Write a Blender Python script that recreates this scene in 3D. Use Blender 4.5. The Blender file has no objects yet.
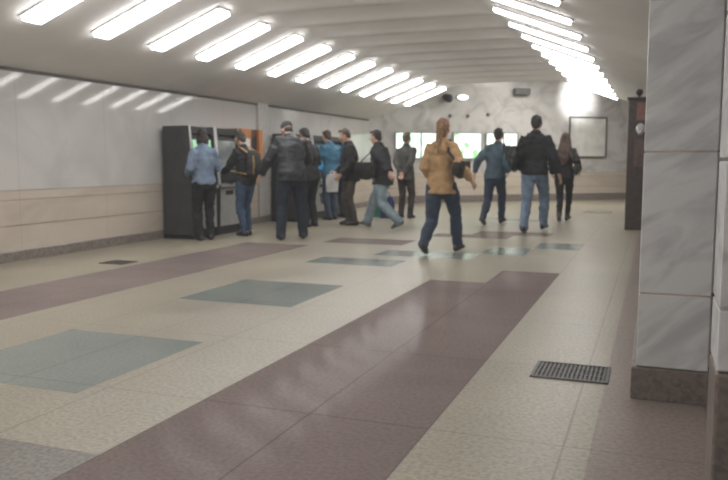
import bpy, bmesh, math, random
from mathutils import Vector, Matrix, noise
random.seed(7)
C = bpy.context.scene.collection
PI = math.pi
V = Vector

# ------------------------------------------------------------------ materials
def new_mat(name):
    m = bpy.data.materials.new(name); m.use_nodes = True
    return m, m.node_tree, m.node_tree.nodes['Principled BSDF']

_cache = {}
def mat(name, col, rough=0.6, var=0.08, scale=12.0, bump=0.0, metal=0.0, spec=0.5, bscale=None):
    """procedural material: base colour modulated by noise, optional bump"""
    if name in _cache: return _cache[name]
    m, nt, b = new_mat(name); N = nt.nodes; L = nt.links
    tc = N.new('ShaderNodeTexCoord')
    n = N.new('ShaderNodeTexNoise'); n.inputs['Scale'].default_value = scale; n.inputs['Detail'].default_value = 6
    L.new(tc.outputs['Object'], n.inputs['Vector'])
    r = N.new('ShaderNodeValToRGB')
    c = V(col)
    r.color_ramp.elements[0].position = .3; r.color_ramp.elements[1].position = .7
    r.color_ramp.elements[0].color = (*[max(0, x*(1-var*2)) for x in c], 1)
    r.color_ramp.elements[1].color = (*[min(1, x*(1+var*2)) for x in c], 1)
    L.new(n.outputs['Fac'], r.inputs['Fac']); L.new(r.outputs['Color'], b.inputs['Base Color'])
    b.inputs['Roughness'].default_value = rough; b.inputs['Metallic'].default_value = metal
    b.inputs['Specular IOR Level'].default_value = spec
    if bump:
        n2 = N.new('ShaderNodeTexNoise'); n2.inputs['Scale'].default_value = bscale or scale*3
        L.new(tc.outputs['Object'], n2.inputs['Vector'])
        bp = N.new('ShaderNodeBump'); bp.inputs['Strength'].default_value = bump; bp.inputs['Distance'].default_value = .02
        L.new(n2.outputs['Fac'], bp.inputs['Height']); L.new(bp.outputs['Normal'], b.inputs['Normal'])
    _cache[name] = m
    return m

def emis(name, col, s):
    if name in _cache: return _cache[name]
    m, nt, b = new_mat(name)
    b.inputs['Base Color'].default_value = (*col, 1)
    b.inputs['Emission Color'].default_value = (*col, 1)
    b.inputs['Emission Strength'].default_value = s
    _cache[name] = m
    return m

def marble(name, c0, c1, rough, scale=1.3, rot=(0, 0, 0), stretch=(1, 1, 1), panel=None):
    """polished stone: two stretched noises mixed for veins"""
    m, nt, b = new_mat(name); N = nt.nodes; L = nt.links
    tc = N.new('ShaderNodeTexCoord')
    mp = N.new('ShaderNodeMapping'); mp.inputs['Rotation'].default_value = rot
    L.new(tc.outputs['Object'], mp.inputs['Vector'])
    mp2 = N.new('ShaderNodeMapping'); mp2.inputs['Scale'].default_value = stretch
    L.new(mp.outputs['Vector'], mp2.inputs['Vector']); mp = mp2
    n = N.new('ShaderNodeTexNoise'); n.inputs['Scale'].default_value = scale; n.inputs['Detail'].default_value = 8; n.inputs['Distortion'].default_value = 1.2
    L.new(mp.outputs['Vector'], n.inputs['Vector'])
    r = N.new('ShaderNodeValToRGB')
    e = r.color_ramp.elements
    e[0].position = .34; e[0].color = (*c1, 1); e[1].position = .56; e[1].color = (*c0, 1)
    L.new(n.outputs['Fac'], r.inputs['Fac'])
    out = r.outputs['Color']
    if panel:                                   # thin vertical slab joints every `panel` metres along Y (object space)
        sep = N.new('ShaderNodeSeparateXYZ'); L.new(tc.outputs['Object'], sep.inputs[0])
        d = N.new('ShaderNodeMath'); d.operation = 'PINGPONG'; d.inputs[1].default_value = panel/2
        L.new(sep.outputs['Y'], d.inputs[0])
        lt = N.new('ShaderNodeMath'); lt.operation = 'LESS_THAN'; lt.inputs[1].default_value = .004
        L.new(d.outputs[0], lt.inputs[0])
        mx = N.new('ShaderNodeMix'); mx.data_type = 'RGBA'
        mx.inputs['B'].default_value = (*[x*.9 for x in c1], 1)
        L.new(lt.outputs[0], mx.inputs['Factor']); L.new(out, mx.inputs['A']); out = mx.outputs['Result']
    L.new(out, b.inputs['Base Color'])
    b.inputs['Roughness'].default_value = rough
    _cache[name] = m
    return m

def floor_mat(name, col, speck, rough=.3, sp=.5, joint=(1.13, 1.2)):
    """terrazzo / granite slab: fine speckle, cloudy wear, thin slab joints"""
    m, nt, b = new_mat(name); N = nt.nodes; L = nt.links
    tc = N.new('ShaderNodeTexCoord')
    v = N.new('ShaderNodeTexNoise'); v.inputs['Scale'].default_value = 48; v.inputs['Detail'].default_value = 5
    L.new(tc.outputs['Object'], v.inputs['Vector'])
    r = N.new('ShaderNodeValToRGB'); e = r.color_ramp.elements
    e[0].position = .36; e[0].color = (*speck, 1); e[1].position = .60; e[1].color = (*col, 1)
    L.new(v.outputs['Fac'], r.inputs['Fac'])
    w = N.new('ShaderNodeTexNoise'); w.inputs['Scale'].default_value = 1.1; w.inputs['Detail'].default_value = 4
    L.new(tc.outputs['Object'], w.inputs['Vector'])
    wr = N.new('ShaderNodeMapRange'); wr.inputs['From Min'].default_value = .3; wr.inputs['From Max'].default_value = .7
    wr.inputs['To Min'].default_value = .86; wr.inputs['To Max'].default_value = 1.1
    L.new(w.outputs['Fac'], wr.inputs['Value'])
    mul = N.new('ShaderNodeVectorMath'); mul.operation = 'SCALE'
    L.new(r.outputs['Color'], mul.inputs[0]); L.new(wr.outputs['Result'], mul.inputs['Scale'])
    sep = N.new('ShaderNodeSeparateXYZ'); L.new(tc.outputs['Object'], sep.inputs[0])
    ms = []
    for ax, per, off in (('X', .565, .87), ('Y', 1.2, .53)):
        a = N.new('ShaderNodeMath'); a.operation = 'ADD'; a.inputs[1].default_value = off + 20*per
        L.new(sep.outputs[ax], a.inputs[0])
        d = N.new('ShaderNodeMath'); d.operation = 'PINGPONG'; d.inputs[1].default_value = per/2
        L.new(a.outputs[0], d.inputs[0])
        lt = N.new('ShaderNodeMath'); lt.operation = 'LESS_THAN'; lt.inputs[1].default_value = .005
        L.new(d.outputs[0], lt.inputs[0]); ms.append(lt)
    mm = N.new('ShaderNodeMath'); mm.operation = 'MAXIMUM'
    L.new(ms[0].outputs[0], mm.inputs[0]); L.new(ms[1].outputs[0], mm.inputs[1])
    sc = N.new('ShaderNodeMath'); sc.operation = 'MULTIPLY'; sc.inputs[1].default_value = .45
    L.new(mm.outputs[0], sc.inputs[0])
    mx = N.new('ShaderNodeMix'); mx.data_type = 'RGBA'; mx.inputs['B'].default_value = (*[x*.3 for x in col], 1)
    L.new(sc.outputs[0], mx.inputs['Factor']); L.new(mul.outputs[0], mx.inputs['A'])
    L.new(mx.outputs['Result'], b.inputs['Base Color'])
    rr = N.new('ShaderNodeMapRange'); rr.inputs['To Min'].default_value = rough*.8; rr.inputs['To Max'].default_value = rough*1.25
    L.new(w.outputs['Fac'], rr.inputs['Value']); L.new(rr.outputs['Result'], b.inputs['Roughness'])
    b.inputs['Specular IOR Level'].default_value = sp
    _cache[name] = m
    return m

# ------------------------------------------------------------------ object helpers
def link(name, me, parent=None, mats=(), smooth=False):
    o = bpy.data.objects.new(name, me); C.objects.link(o)
    for m in mats: me.materials.append(m)
    if smooth:
        me.polygons.foreach_set('use_smooth', [True]*len(me.polygons))
    if parent: o.parent = parent
    return o
def obj(name, bm, m, parent=None, smooth=False):
    bmesh.ops.recalc_face_normals(bm, faces=bm.faces)
    me = bpy.data.meshes.new(name); bm.to_mesh(me); bm.free()
    return link(name, me, parent, m if isinstance(m, (list, tuple)) else [m], smooth)
def thing(name, label, cat, loc=(0, 0, 0), rz=0, group=None):
    o = bpy.data.objects.new(name, None); C.objects.link(o); o.empty_display_size = .1
    o.location = loc; o.rotation_euler = (0, 0, rz); o['label'] = label; o['category'] = cat
    if group: o['group'] = group
    return o
def tag(o, label, cat, group=None):
    o['label'] = label; o['category'] = cat
    if group: o['group'] = group
    return o
def struct(o): o['kind'] = 'structure'; return o
def dup(root, loc, label=None, rz=None):
    r = root.copy(); C.objects.link(r); r.location = loc
    if rz is not None: r.rotation_euler = (0, 0, rz)
    if label: r['label'] = label
    for ch in list(root.children):
        c = ch.copy(); C.objects.link(c); c.parent = r
        for g in list(ch.children):
            d = g.copy(); C.objects.link(d); d.parent = c
    return r
def box(bm, lo, hi, bev=0.0, mi=0):
    vs = [bm.verts.new((x, y, z)) for x in (lo[0], hi[0]) for y in (lo[1], hi[1]) for z in (lo[2], hi[2])]
    fs = [(0, 1, 3, 2), (4, 6, 7, 5), (0, 4, 5, 1), (2, 3, 7, 6), (0, 2, 6, 4), (1, 5, 7, 3)]
    faces = [bm.faces.new([vs[i] for i in f]) for f in fs]
    for f in faces: f.material_index = mi
    if bev:
        es = list({e for f in faces for e in f.edges})
        bmesh.ops.bevel(bm, geom=es, offset=bev, segments=2, affect='EDGES', profile=.5)
def prism(bm, poly, a0, a1, axis='Y', bev=0.0):
    """poly in the plane perpendicular to axis ('Y' -> (x,z))"""
    def P(p, a): return (p[0], a, p[1]) if axis == 'Y' else ((a, p[0], p[1]) if axis == 'X' else (p[0], p[1], a))
    A = [bm.verts.new(P(p, a0)) for p in poly]; B = [bm.verts.new(P(p, a1)) for p in poly]
    n = len(poly); fs = [bm.faces.new(A), bm.faces.new(list(reversed(B)))]
    for i in range(n): fs.append(bm.faces.new((A[i], B[i], B[(i+1) % n], A[(i+1) % n])))
    if bev:
        bmesh.ops.recalc_face_normals(bm, faces=fs)
        bmesh.ops.bevel(bm, geom=list({e for f in fs for e in f.edges}), offset=bev, segments=2, affect='EDGES', profile=.5)
def tube(bm, pts, rad, side=None, n=14, cap=True):
    """closed tube through pts; rad = list of r or (r_side, r_other); rounded ends"""
    pts = [V(p) for p in pts]; rad = [(r, r) if not isinstance(r, (tuple, list)) else r for r in rad]
    rings = []
    k = len(pts)
    def frame(i):
        t = (pts[min(i+1, k-1)] - pts[max(i-1, 0)]).normalized()
        s = V(side) if side is not None else (V((1, 0, 0)) if abs(t.x) < .8 else V((0, 1, 0)))
        s = (s - t*s.dot(t)).normalized()
        return t, s, t.cross(s)
    def ring(c, s, o, a, b):
        return [bm.verts.new(c + s*(a*math.cos(2*PI*j/n)) + o*(b*math.sin(2*PI*j/n))) for j in range(n)]
    t0, s0, o0 = frame(0); r0 = rad[0]
    if cap:
        q = min(r0)
        for ang in (80, 55, 28):
            a = math.radians(ang); rings.append(ring(pts[0]-t0*q*math.sin(a), s0, o0, r0[0]*math.cos(a), r0[1]*math.cos(a)))
    for i in range(k):
        t, s, o = frame(i); rings.append(ring(pts[i], s, o, *rad[i]))
    t1, s1, o1 = frame(k-1); r1 = rad[-1]
    if cap:
        q = min(r1)
        for ang in (28, 55, 80):
            a = math.radians(ang); rings.append(ring(pts[-1]+t1*q*math.sin(a), s1, o1, r1[0]*math.cos(a), r1[1]*math.cos(a)))
    for A, B in zip(rings, rings[1:]):
        for j in range(n): bm.faces.new((A[j], A[(j+1) % n], B[(j+1) % n], B[j]))
    bm.faces.new(list(reversed(rings[0]))); bm.faces.new(rings[-1])
def ball(bm, c, r, R=None, seg=16):
    """ellipsoid with radii r, optional 3x3 orientation"""
    r = V((r, r, r)) if not isinstance(r, (tuple, list, Vector)) else V(r)
    M = Matrix.Translation(V(c)) @ (R.to_4x4() if R else Matrix.Identity(4)) @ Matrix.Diagonal((*r, 1))
    bmesh.ops.create_uvsphere(bm, u_segments=seg, v_segments=max(8, seg*2//3), radius=1, matrix=M)
def remesh(bm, voxel, smooth=2, wrinkle=0.0, wscale=9.0, seed=0.0):
    """merge overlapping closed pieces into one continuous surface"""
    bmesh.ops.recalc_face_normals(bm, faces=bm.faces)
    me = bpy.data.meshes.new('tmp'); bm.to_mesh(me); bm.free()
    o = bpy.data.objects.new('tmp', me); C.objects.link(o)
    r = o.modifiers.new('r', 'REMESH'); r.mode = 'VOXEL'; r.voxel_size = voxel
    if smooth:
        s = o.modifiers.new('s', 'SMOOTH'); s.factor = .5; s.iterations = smooth
    dg = bpy.context.evaluated_depsgraph_get(); dg.update()
    res = bpy.data.meshes.new_from_object(o.evaluated_get(dg))
    bpy.data.objects.remove(o); bpy.data.meshes.remove(me)
    if wrinkle:
        nrm = [v.normal.copy() for v in res.vertices]
        for v, nn in zip(res.vertices, nrm):
            p = v.co*wscale + V((seed, seed*1.7, 0)); p.z *= 1.7
            v.co += nn*(wrinkle*noise.turbulence(p, 3, False, noise_basis='PERLIN_ORIGINAL'))
    return res

# ------------------------------------------------------------------ camera (measured from the photograph's vanishing point)
F, VX, VY, H = 760.0, 655.0, 161.0, 1.15
hor = 240 - VY
pt = math.atan(hor/F)
up = V((0, math.cos(pt), -math.sin(pt)))
ya = V((VX-364, hor, F)).normalized(); ya = (ya - up*ya.dot(up)).normalized()
xa = -up.cross(ya) if up.cross(ya).x < 0 else up.cross(ya)
# rows of R: world axes in (right, up, forward) camera components
right = V((xa.x, ya.x, up.x)); upv = V((xa.y, ya.y, up.y)); fwd = V((xa.z, ya.z, up.z))
cam = bpy.data.cameras.new('camera'); co = bpy.data.objects.new('camera', cam); C.objects.link(co)
co.matrix_world = Matrix(((right.x, upv.x, -fwd.x, 0), (right.y, upv.y, -fwd.y, 0), (right.z, upv.z, -fwd.z, H), (0, 0, 0, 1)))
cam.sensor_width = 36; cam.lens = F/728*36; cam.clip_start = .05; cam.clip_end = 200
cam.dof.use_dof = True; cam.dof.focus_distance = 1.6; cam.dof.aperture_fstop = 7.5
bpy.context.scene.camera = co

# ------------------------------------------------------------------ setting
XL, ZW = -6.85, 2.2            # left wall plane and its height
XC = -3.28                     # centre of the vault
YB, YV, YE = -5.2, 18.32, 19.5 # back wall, end of the vault, left end of the slanting far wall
XR = 1.25
SL = 0.8                       # slope of the far wall  y = YE + SL*(x-XL)
def ye(x): return YE + SL*(x - XL)

M_wall = marble('white_marble', (.60, .585, .565), (.52, .51, .495), .06, scale=.9, rot=(0, .3, .2), stretch=(1, 1, .7), panel=1.5)
M_wallf = marble('far_white_marble', (.60, .585, .565), (.45, .44, .425), .17, scale=1.6, rot=(0, .3, .5), stretch=(1, 1, 1.4))
M_beige = marble('beige_marble', (.60, .53, .45), (.53, .465, .39), .1, scale=.8, stretch=(1, 1, 2.5), panel=1.5)
M_base = mat('baseboard_granite', (.23, .20, .18), .3, .15, 30)
M_plaster = mat('ceiling_plaster', (.80, .785, .77), .75, .02, 2, .04, bscale=8)
M_dark = mat('painted_shadow_line', (.16, .15, .145), .8)
M_pill = marble('grey_veined_marble', (.72, .725, .725), (.52, .52, .525), .2, scale=2.2, rot=(0, .62, 0), stretch=(1.0, 1.0, 3.4))
M_gran = marble('brown_granite', (.20, .155, .13), (.11, .085, .072), .35, scale=26)
M_groove = mat('groove_stone', (.52, .45, .36), .6)

FM = [floor_mat('cream_terrazzo', (.37, .335, .262), (.268, .24, .182), .34, .2),
      floor_mat('purple_granite', (.235, .19, .178), (.195, .155, .145), .10, .002),
      floor_mat('bluegrey_granite', (.235, .265, .24), (.19, .215, .195), .2, .3),
      floor_mat('dark_grey_granite', (.22, .20, .175), (.14, .125, .11), .34, .2),
      floor_mat('rose_granite', (.285, .23, .20), (.20, .16, .135), .32, .2)]

xs = sorted({XL, -5.38, -4.4, -3.7, -3.2, -2.65, -2.0, -1.46, -.87, -.2, XR, 4.0})
ys = sorted({YB, -1.9, -.75, .55, 1.7, 2.33, 2.93, 4.08, 5.33, 6.45, 7.08, 7.8, 7.95, 8.35, 8.7, 9.3, 9.45, 9.85, 10.1, 10.55, 10.9, 11.2, 11.75, 12.4, 14.6, 15.4, 17.5, 18.4, 30.0})
def cell(x, y):
    if -5.38 < x < -4.4 and y < 9.45: return 1
    if -4.4 < x < -3.2 and 9.85 < y < 10.55: return 1
    if -3.2 < x < -2.0 and 11.2 < y < 11.75: return 1
    if -2.65 < x < -1.46 and 11.75 < y < 12.4: return 1
    if -2.0 < x < -1.46 and y < 7.08: return 1
    if -1.46 < x < -.87 and y < 7.95: return 1
    if -3.7 < x < -2.65:
        if 2.93 < y < 4.08 or 5.33 < y < 6.45 or .55 < y < 1.7 or -1.9 < y < -.75: return 2
        if 7.8 < y < 8.35: return 2
    if -3.2 < x < -2.0 and 8.7 < y < 9.3: return 2
    if -2.0 < x < -1.46 and 9.3 < y < 10.1: return 2
    if -1.46 < x < -.87 and 10.1 < y < 10.9: return 2
    if -3.2 < x < -2.0 and 14.6 < y < 15.4: return 2
    if -1.46 < x < -.87 and 17.5 < y < 18.4: return 2
    if -2.65 < x < -2.0 and y < 2.33: return 3
    if x > -.2: return 4
    return 0
bm = bmesh.new(); grid = {}
for i, x in enumerate(xs):
    for j, y in enumerate(ys): grid[i, j] = bm.verts.new((x, y, 0))
for i in range(len(xs)-1):
    for j in range(len(ys)-1):
        f = bm.faces.new((grid[i, j], grid[i+1, j], grid[i+1, j+1], grid[i, j+1]))
        f.material_index = cell((xs[i]+xs[i+1])/2, (ys[j]+ys[j+1])/2)
struct(obj('floor', bm, FM))

def wall_profile(bm, z1):
    """stone courses of the wall: (z0, z1, material, depth)"""
    return [(0, .81, 1), (.81, z1, 0)]
def panel_wall(name, p0, p1, z1, thick=.15, inward=1):
    """wall between two plan points; courses with narrow grooves, two materials"""
    p0, p1 = V((*p0, 0)), V((*p1, 0)); d = (p1-p0); Ln = d.length; d.normalize(); nrm = V((d.y, -d.x, 0))*inward
    R = Matrix((( -nrm.x, d.x, 0), (-nrm.y, d.y, 0), (0, 0, 1)))   # local x = out of the room, y = along
    bm = bmesh.new()
    for z0, zt, mi in ((0, .405, 1), (.415, .70, 1), (.708, .81, 1), (.816, z1, 0)):
        box(bm, (0, 0, z0), (thick, Ln, zt), 0, mi)
    for z in (.405, .70, .81): box(bm, (.012, 0, z-.002), (thick, Ln, z+.012), 0, 2)
    o = obj(name, bm, [M_wallf if name == 'wall_far' else M_wall, M_beige, mat('wall_joint', (.33, .28, .22), .7)])
    o.matrix_world = Matrix.Translation(p0) @ R.to_4x4()
    return struct(o)
def base_board(name, p0, p1, h=.125, inward=1):
    p0, p1 = V((*p0, 0)), V((*p1, 0)); d = (p1-p0); Ln = d.length; d.normalize(); nrm = V((d.y, -d.x, 0))*inward
    R = Matrix(((-nrm.x, d.x, 0), (-nrm.y, d.y, 0), (0, 0, 1)))
    bm = bmesh.new(); prism(bm, [(0, 0), (-.02, 0), (-.02, h-.012), (-.012, h), (0, h)], 0, Ln)
    o = obj(name, bm, M_base); o.matrix_world = Matrix.Translation(p0) @ R.to_4x4()
    return struct(o)
XE = 4.0
panel_wall('wall_left', (XL, YB), (XL, YV), ZW)
panel_wall('wall_left_far', (XL, YV), (XL, YE), 3.7)
base_board('baseboard_left', (XL, YB), (XL, YE))
panel_wall('wall_far', (XL, YE), (XE, ye(XE)), 3.7)
base_board('baseboard_far', (XL+.03, ye(XL+.03)-.0), (XE, ye(XE)), .2)
panel_wall('wall_right', (XR, YV), (XR, YB), ZW+.3)
base_board('baseboard_right', (XR, YV), (XR, YB))
panel_wall('wall_back', (XR, YB), (XL, YB), 3.4)
panel_wall('wall_lobby_right', (XE, ye(XE)), (XE, YV), 3.7)
bm = bmesh.new(); box(bm, (XR+.15, YV, 0), (XE, YV+.15, 3.7)); struct(obj('wall_lobby_near', bm, M_wall))
bm = bmesh.new(); box(bm, (XL-.15, YV, 3.7), (XE+.15, ye(XE)+.2, 3.8)); struct(obj('ceiling_lobby', bm, M_plaster))

# vault: left slope, ribbed flat middle, right slope (heights relative to the camera height H)
Zl, Zu, Zc = 1.40+H, 1.77+H, 1.78+H
XA, XB = -5.74, -4.78          # lower / upper end of the left light row
mir = lambda x: 2*XC - x
def prof(x):
    pts = [(XL-.15, ZW-.05), (XL, ZW), (XA, Zl), (XB, Zu), (XC, Zc), (mir(XB), Zu), (mir(XA), Zl), (mir(XL)+.0, ZW+.02), (XR+.15, ZW+.02)]
    for (a, za), (b, zb) in zip(pts, pts[1:]):
        if a <= x <= b: return za + (zb-za)*(x-a)/(b-a)
    return ZW
def scallop(x, y):
    t = min(max((x - (XB-.04))/.42, 0), 1)*min(max((mir(XB)+.04 - x)/.42, 0), 1)
    t = t*t*(3-2*t)
    ph = ((y - 6.93) % 1.0) - .0
    return t*.19*(abs(math.cos(PI*ph))**.75)
bm = bmesh.new()
vx = sorted({XL-.15, XL, -6.3, XA, -5.26, XB-.04, XB+.06, XB+.16, XB+.26, XB+.38, -4.0, -3.6, XC, mir(-3.6), mir(-4.0), mir(XB+.38), mir(XB+.26), mir(XB+.16), mir(XB+.06), mir(XB-.04), mir(-5.26), mir(XA), mir(-6.3), mir(XL), XR+.15})
vy = []; y = YB-.15
n = 0
yy = 6.93 - 13 + .5
vy = [YB-.15]
while yy < YV:
    for q in range(20):
        w = yy + q/20
        if YB-.1 < w < YV-.01: vy.append(w)
    yy += 1
vy.append(YV)
g = {}
for i, x in enumerate(vx):
    for j, y in enumerate(vy): g[i, j] = bm.verts.new((x, y, prof(x) + scallop(x, y)))
for i in range(len(vx)-1):
    for j in range(len(vy)-1):
        f = bm.faces.new((g[i, j], g[i, j+1], g[i+1, j+1], g[i+1, j])); f.smooth = True
for i in range(len(vx)-1):      # closing fascia at the far end of the vault
    a, b = g[i, len(vy)-1], g[i+1, len(vy)-1]
    c = bm.verts.new((vx[i+1], YV, 3.75)); d = bm.verts.new((vx[i], YV, 3.75)); bm.faces.new((a, b, c, d))
me = bpy.data.meshes.new('ceiling'); bm.to_mesh(me); bm.free()
struct(link('ceiling', me, None, [M_plaster]))
# dark strip standing in for the shadow line under the left slope, and a shallow wall pilaster
bm = bmesh.new(); prism(bm, [(XL, 2.165), (XL+.012, 2.165), (XL+.02, 2.2), (XL, 2.2)], YB, YV); struct(obj('trim_shadow_line', bm, M_dark))
bm = bmesh.new(); box(bm, (XL-.02, 12.46, .125), (XL+.035, 12.86, 2.21), .006); struct(obj('trim_2', bm, mat('pilaster_stone', (.47, .455, .435), .35, .04)))
# ------------------------------------------------------------------ strip lights
M_lamp = emis('lamp_diffuser', (1, .985, .97), 11.0)
M_house = mat('lamp_housing', (.7, .7, .7), .5)
def ceiling_light(label, side):
    t = thing('ceiling_light', label, 'ceiling light', group='strip lights along the left haunch' if side < 0 else 'strip lights along the right haunch')
    a = math.atan2(Zu-Zl, XB-XA); Ln = math.hypot(Zu-Zl, XB-XA); hw = .12 if side < 0 else .064
    for nm, lo, hi, m in (('housing', (-Ln/2-.015, -hw-.015, -.024), (Ln/2+.015, hw+.015, .02), M_house), ('diffuser', (-Ln/2, -hw, -.066 if side < 0 else -.055), (Ln/2, hw, -.025), M_lamp)):
        bm = bmesh.new(); box(bm, lo, hi, .006); o = obj(nm, bm, m, t); o.rotation_euler = (0, -a if side < 0 else a, 0)
    return t
lx = (XA+XB)/2; lz = (Zl+Zu)/2
ORD = ['nearest', 'second nearest', 'third nearest', 'fourth nearest', 'fifth nearest', 'sixth nearest', 'seventh nearest', 'eighth nearest', 'ninth nearest', 'tenth nearest', 'eleventh nearest', 'twelfth nearest', 'farthest']
for side in (-1, 1):
    first = None; k = 0
    for i in range(-11, 12):
        y = 6.93 + i
        vis = (side < 0 and i >= -1) or (side > 0 and i >= 1)
        if side < 0:
            lab = ('%s white strip light of the left row on the sloping ceiling' % ORD[min(i+1, 12)]) if vis else 'white strip light of the left row behind the camera'
        else:
            lab = ('%s white strip light of the right row, beside the marble pillar' % (ORD[min(i-1, 10)] if i < 11 else 'farthest')) if vis else 'white strip light of the right row overhead, out of the picture'
        loc = (lx if side < 0 else mir(lx), y, lz)
        if first is None:
            first = ceiling_light(lab, side); first.location = loc
        else: dup(first, loc, lab)

# ------------------------------------------------------------------ marble pillars on the right
def pillar(label, y0, y1, x0=-.05, x1=.27, seams=(.517, 1.192, 1.892)):
    t = thing('pillar', label, 'pillar', (x0, y0, 0))
    W, D = x1-x0, y1-y0
    top = ZW + .17
    bm = bmesh.new(); zs = [.155] + list(seams) + [top]
    for a, b in zip(zs, zs[1:]): box(bm, (0, 0, a+.004), (W, D, b-.004), .004)
    # recessed return of the pillar, same courses
    for a, b in zip(zs, zs[1:]): box(bm, (W-.01, .07, a+.006), (XR-x0+.02, D-.07, b-.006), .006)
    obj('shaft', bm, M_pill, t)
    bm = bmesh.new(); box(bm, (.004, .004, .16), (W-.004, D-.004, top)); obj('joint_core', bm, M_groove, t)
    bm = bmesh.new(); box(bm, (-.022, -.022, 0), (W+.02, D+.02, .155), .005); box(bm, (W, .05, 0), (XR-x0+.02, D-.05, .17), .005)
    obj('plinth', bm, M_gran, t)
    return t
pillar('grey marble pillar with brown granite base, nearest on the right', 3.85, 4.95)
for i, y in enumerate((8.6, 14.4)):
    pillar(['grey marble pillar hidden behind the nearest pillar', 'grey marble pillar behind the dark column'][i], y, y+1.1, x0=.0)
t = thing('wall_pier', 'granite and marble wall pier at the right edge, in front of the pillar', 'pier', (.197, 2.5, 0))
bm = bmesh.new(); box(bm, (0, 0, 0), (1.05, .28, .505), .01); obj('plinth', bm, M_gran, t)
bm = bmesh.new()
for a, b in ((.511, .698), (.71, 1.15), (1.16, 1.62), (1.63, 2.36)): box(bm, (.002, .004, a), (1.05, .276, b), .004)
obj('shaft', bm, M_pill, t)

# ------------------------------------------------------------------ dark column beside the right wall
t = thing('information_column', 'tall dark brown column with reddish panel and round knob, left of the pillar', 'column', (-.30, 13.45, 0))
M_brown = mat('dark_brown_wood', (.055, .038, .032), .45, .2, 14)
bm = bmesh.new(); prism(bm, [(-.14, 0), (.15, 0), (.15, 2.16), (-.14, 2.16)], 0, .34, bev=.012); obj('cabinet', bm, M_brown, t)
bm = bmesh.new(); box(bm, (-.165, -.02, 2.16), (.175, .36, 2.2), .01); obj('cap', bm, M_brown, t)
bm = bmesh.new(); tube(bm, [(.02, .17, 2.2), (.02, .17, 2.23)], [.025, .025]); ball(bm, (.02, .17, 2.285), .06); obj('knob', bm, mat('knob_black', (.03, .028, .03), .3), t, True)
bm = bmesh.new(); box(bm, (-.01, -.012, 1.82), (.135, .01, 2.11), .004); obj('upper_panel', bm, mat('reddish_panel', (.22, .10, .085), .5, .1), t)
bm = bmesh.new(); box(bm, (-.03, -.012, 1.05), (.135, .01, 1.5), .004); obj('lower_panel', bm, mat('dull_red_panel', (.12, .075, .07), .5, .15), t)
bm = bmesh.new(); ball(bm, (.06, -.03, 1.68), (.075, .06, .085)); tube(bm, [(.06, 0, 1.6), (.05, -.05, 1.62)], [.03, .04]); obj('lamp_shade', bm, mat('white_plastic', (.62, .62, .62), .4, .02), t, True)

# ------------------------------------------------------------------ floor grate and hatch
def grate(name, label, x0, x1, y0, y1, bars, cat):
    t = thing(name, label, cat, (x0, y0, 0)); W, D = x1-x0, y1-y0
    Mg = mat('grate_iron', (.10, .095, .09), .5, .2, 20, metal=.3)
    bm = bmesh.new(); e = .018
    for lo, hi in (((0, 0, .001), (W, e, .008)), ((0, D-e, .001), (W, D, .008)), ((0, e, .001), (e, D-e, .008)), ((W-e, e, .001), (W, D-e, .008))): box(bm, lo, hi)
    obj('frame', bm, Mg, t)
    bm = bmesh.new()
    for i in range(bars):
        x = e + (W-2*e)*(i+.5)/bars; box(bm, (x-.006, e, .001), (x+.006, D-e, .006))
    for j in (.33, .66): box(bm, (e, D*j-.004, .001), (W-e, D*j+.004, .0055))
    obj('bars', bm, Mg, t)
    bm = bmesh.new(); box(bm, (e, e, .0003), (W-e, D-e, .0012)); obj('pit_shade', bm, mat('painted_pit_shade', (.03, .03, .03), .9), t)  # thin dark sheet standing in for the shade below the bars
    return t
grate('floor_grate', 'dark iron floor grate in the cream floor near the pillar', -.585, -.185, 4.03, 4.36, 16, 'grate')
grate('floor_hatch', 'small dark drain cover on the floor by the left wall', -5.82, -5.5, 6.88, 7.16, 10, 'drain cover')

# ------------------------------------------------------------------ fixtures on the slanting far wall (local frame: x along the wall, -y into the room)
fa = math.atan(SL); fw = V((math.cos(fa), math.sin(fa), 0))
def far_at(x, z=0): return (x, ye(x), z)
def poster_mat(name, seed, bright, tint):
    m, nt, b = new_mat(name); N = nt.nodes; L = nt.links
    tc = N.new('ShaderNodeTexCoord'); mp = N.new('ShaderNodeMapping'); mp.inputs['Location'].default_value = (seed*3.1, seed, 0)
    L.new(tc.outputs['Object'], mp.inputs['Vector'])
    n = N.new('ShaderNodeTexNoise'); n.inputs['Scale'].default_value = 3.2; n.inputs['Detail'].default_value = 3; L.new(mp.outputs['Vector'], n.inputs['Vector'])
    r = N.new('ShaderNodeValToRGB'); e = r.color_ramp.elements
    e[0].position = .38; e[0].color = (*tint, 1); e[1].position = .6; e[1].color = (.85, .95, .86, 1)
    x = e.new(.48); x.color = (.66, .86, .74, 1)
    L.new(n.outputs['Fac'], r.inputs['Fac']); L.new(r.outputs['Color'], b.inputs['Base Color']); L.new(r.outputs['Color'], b.inputs['Emission Color'])
    b.inputs['Emission Strength'].default_value = bright; b.inputs['Roughness'].default_value = .2
    return m
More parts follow.
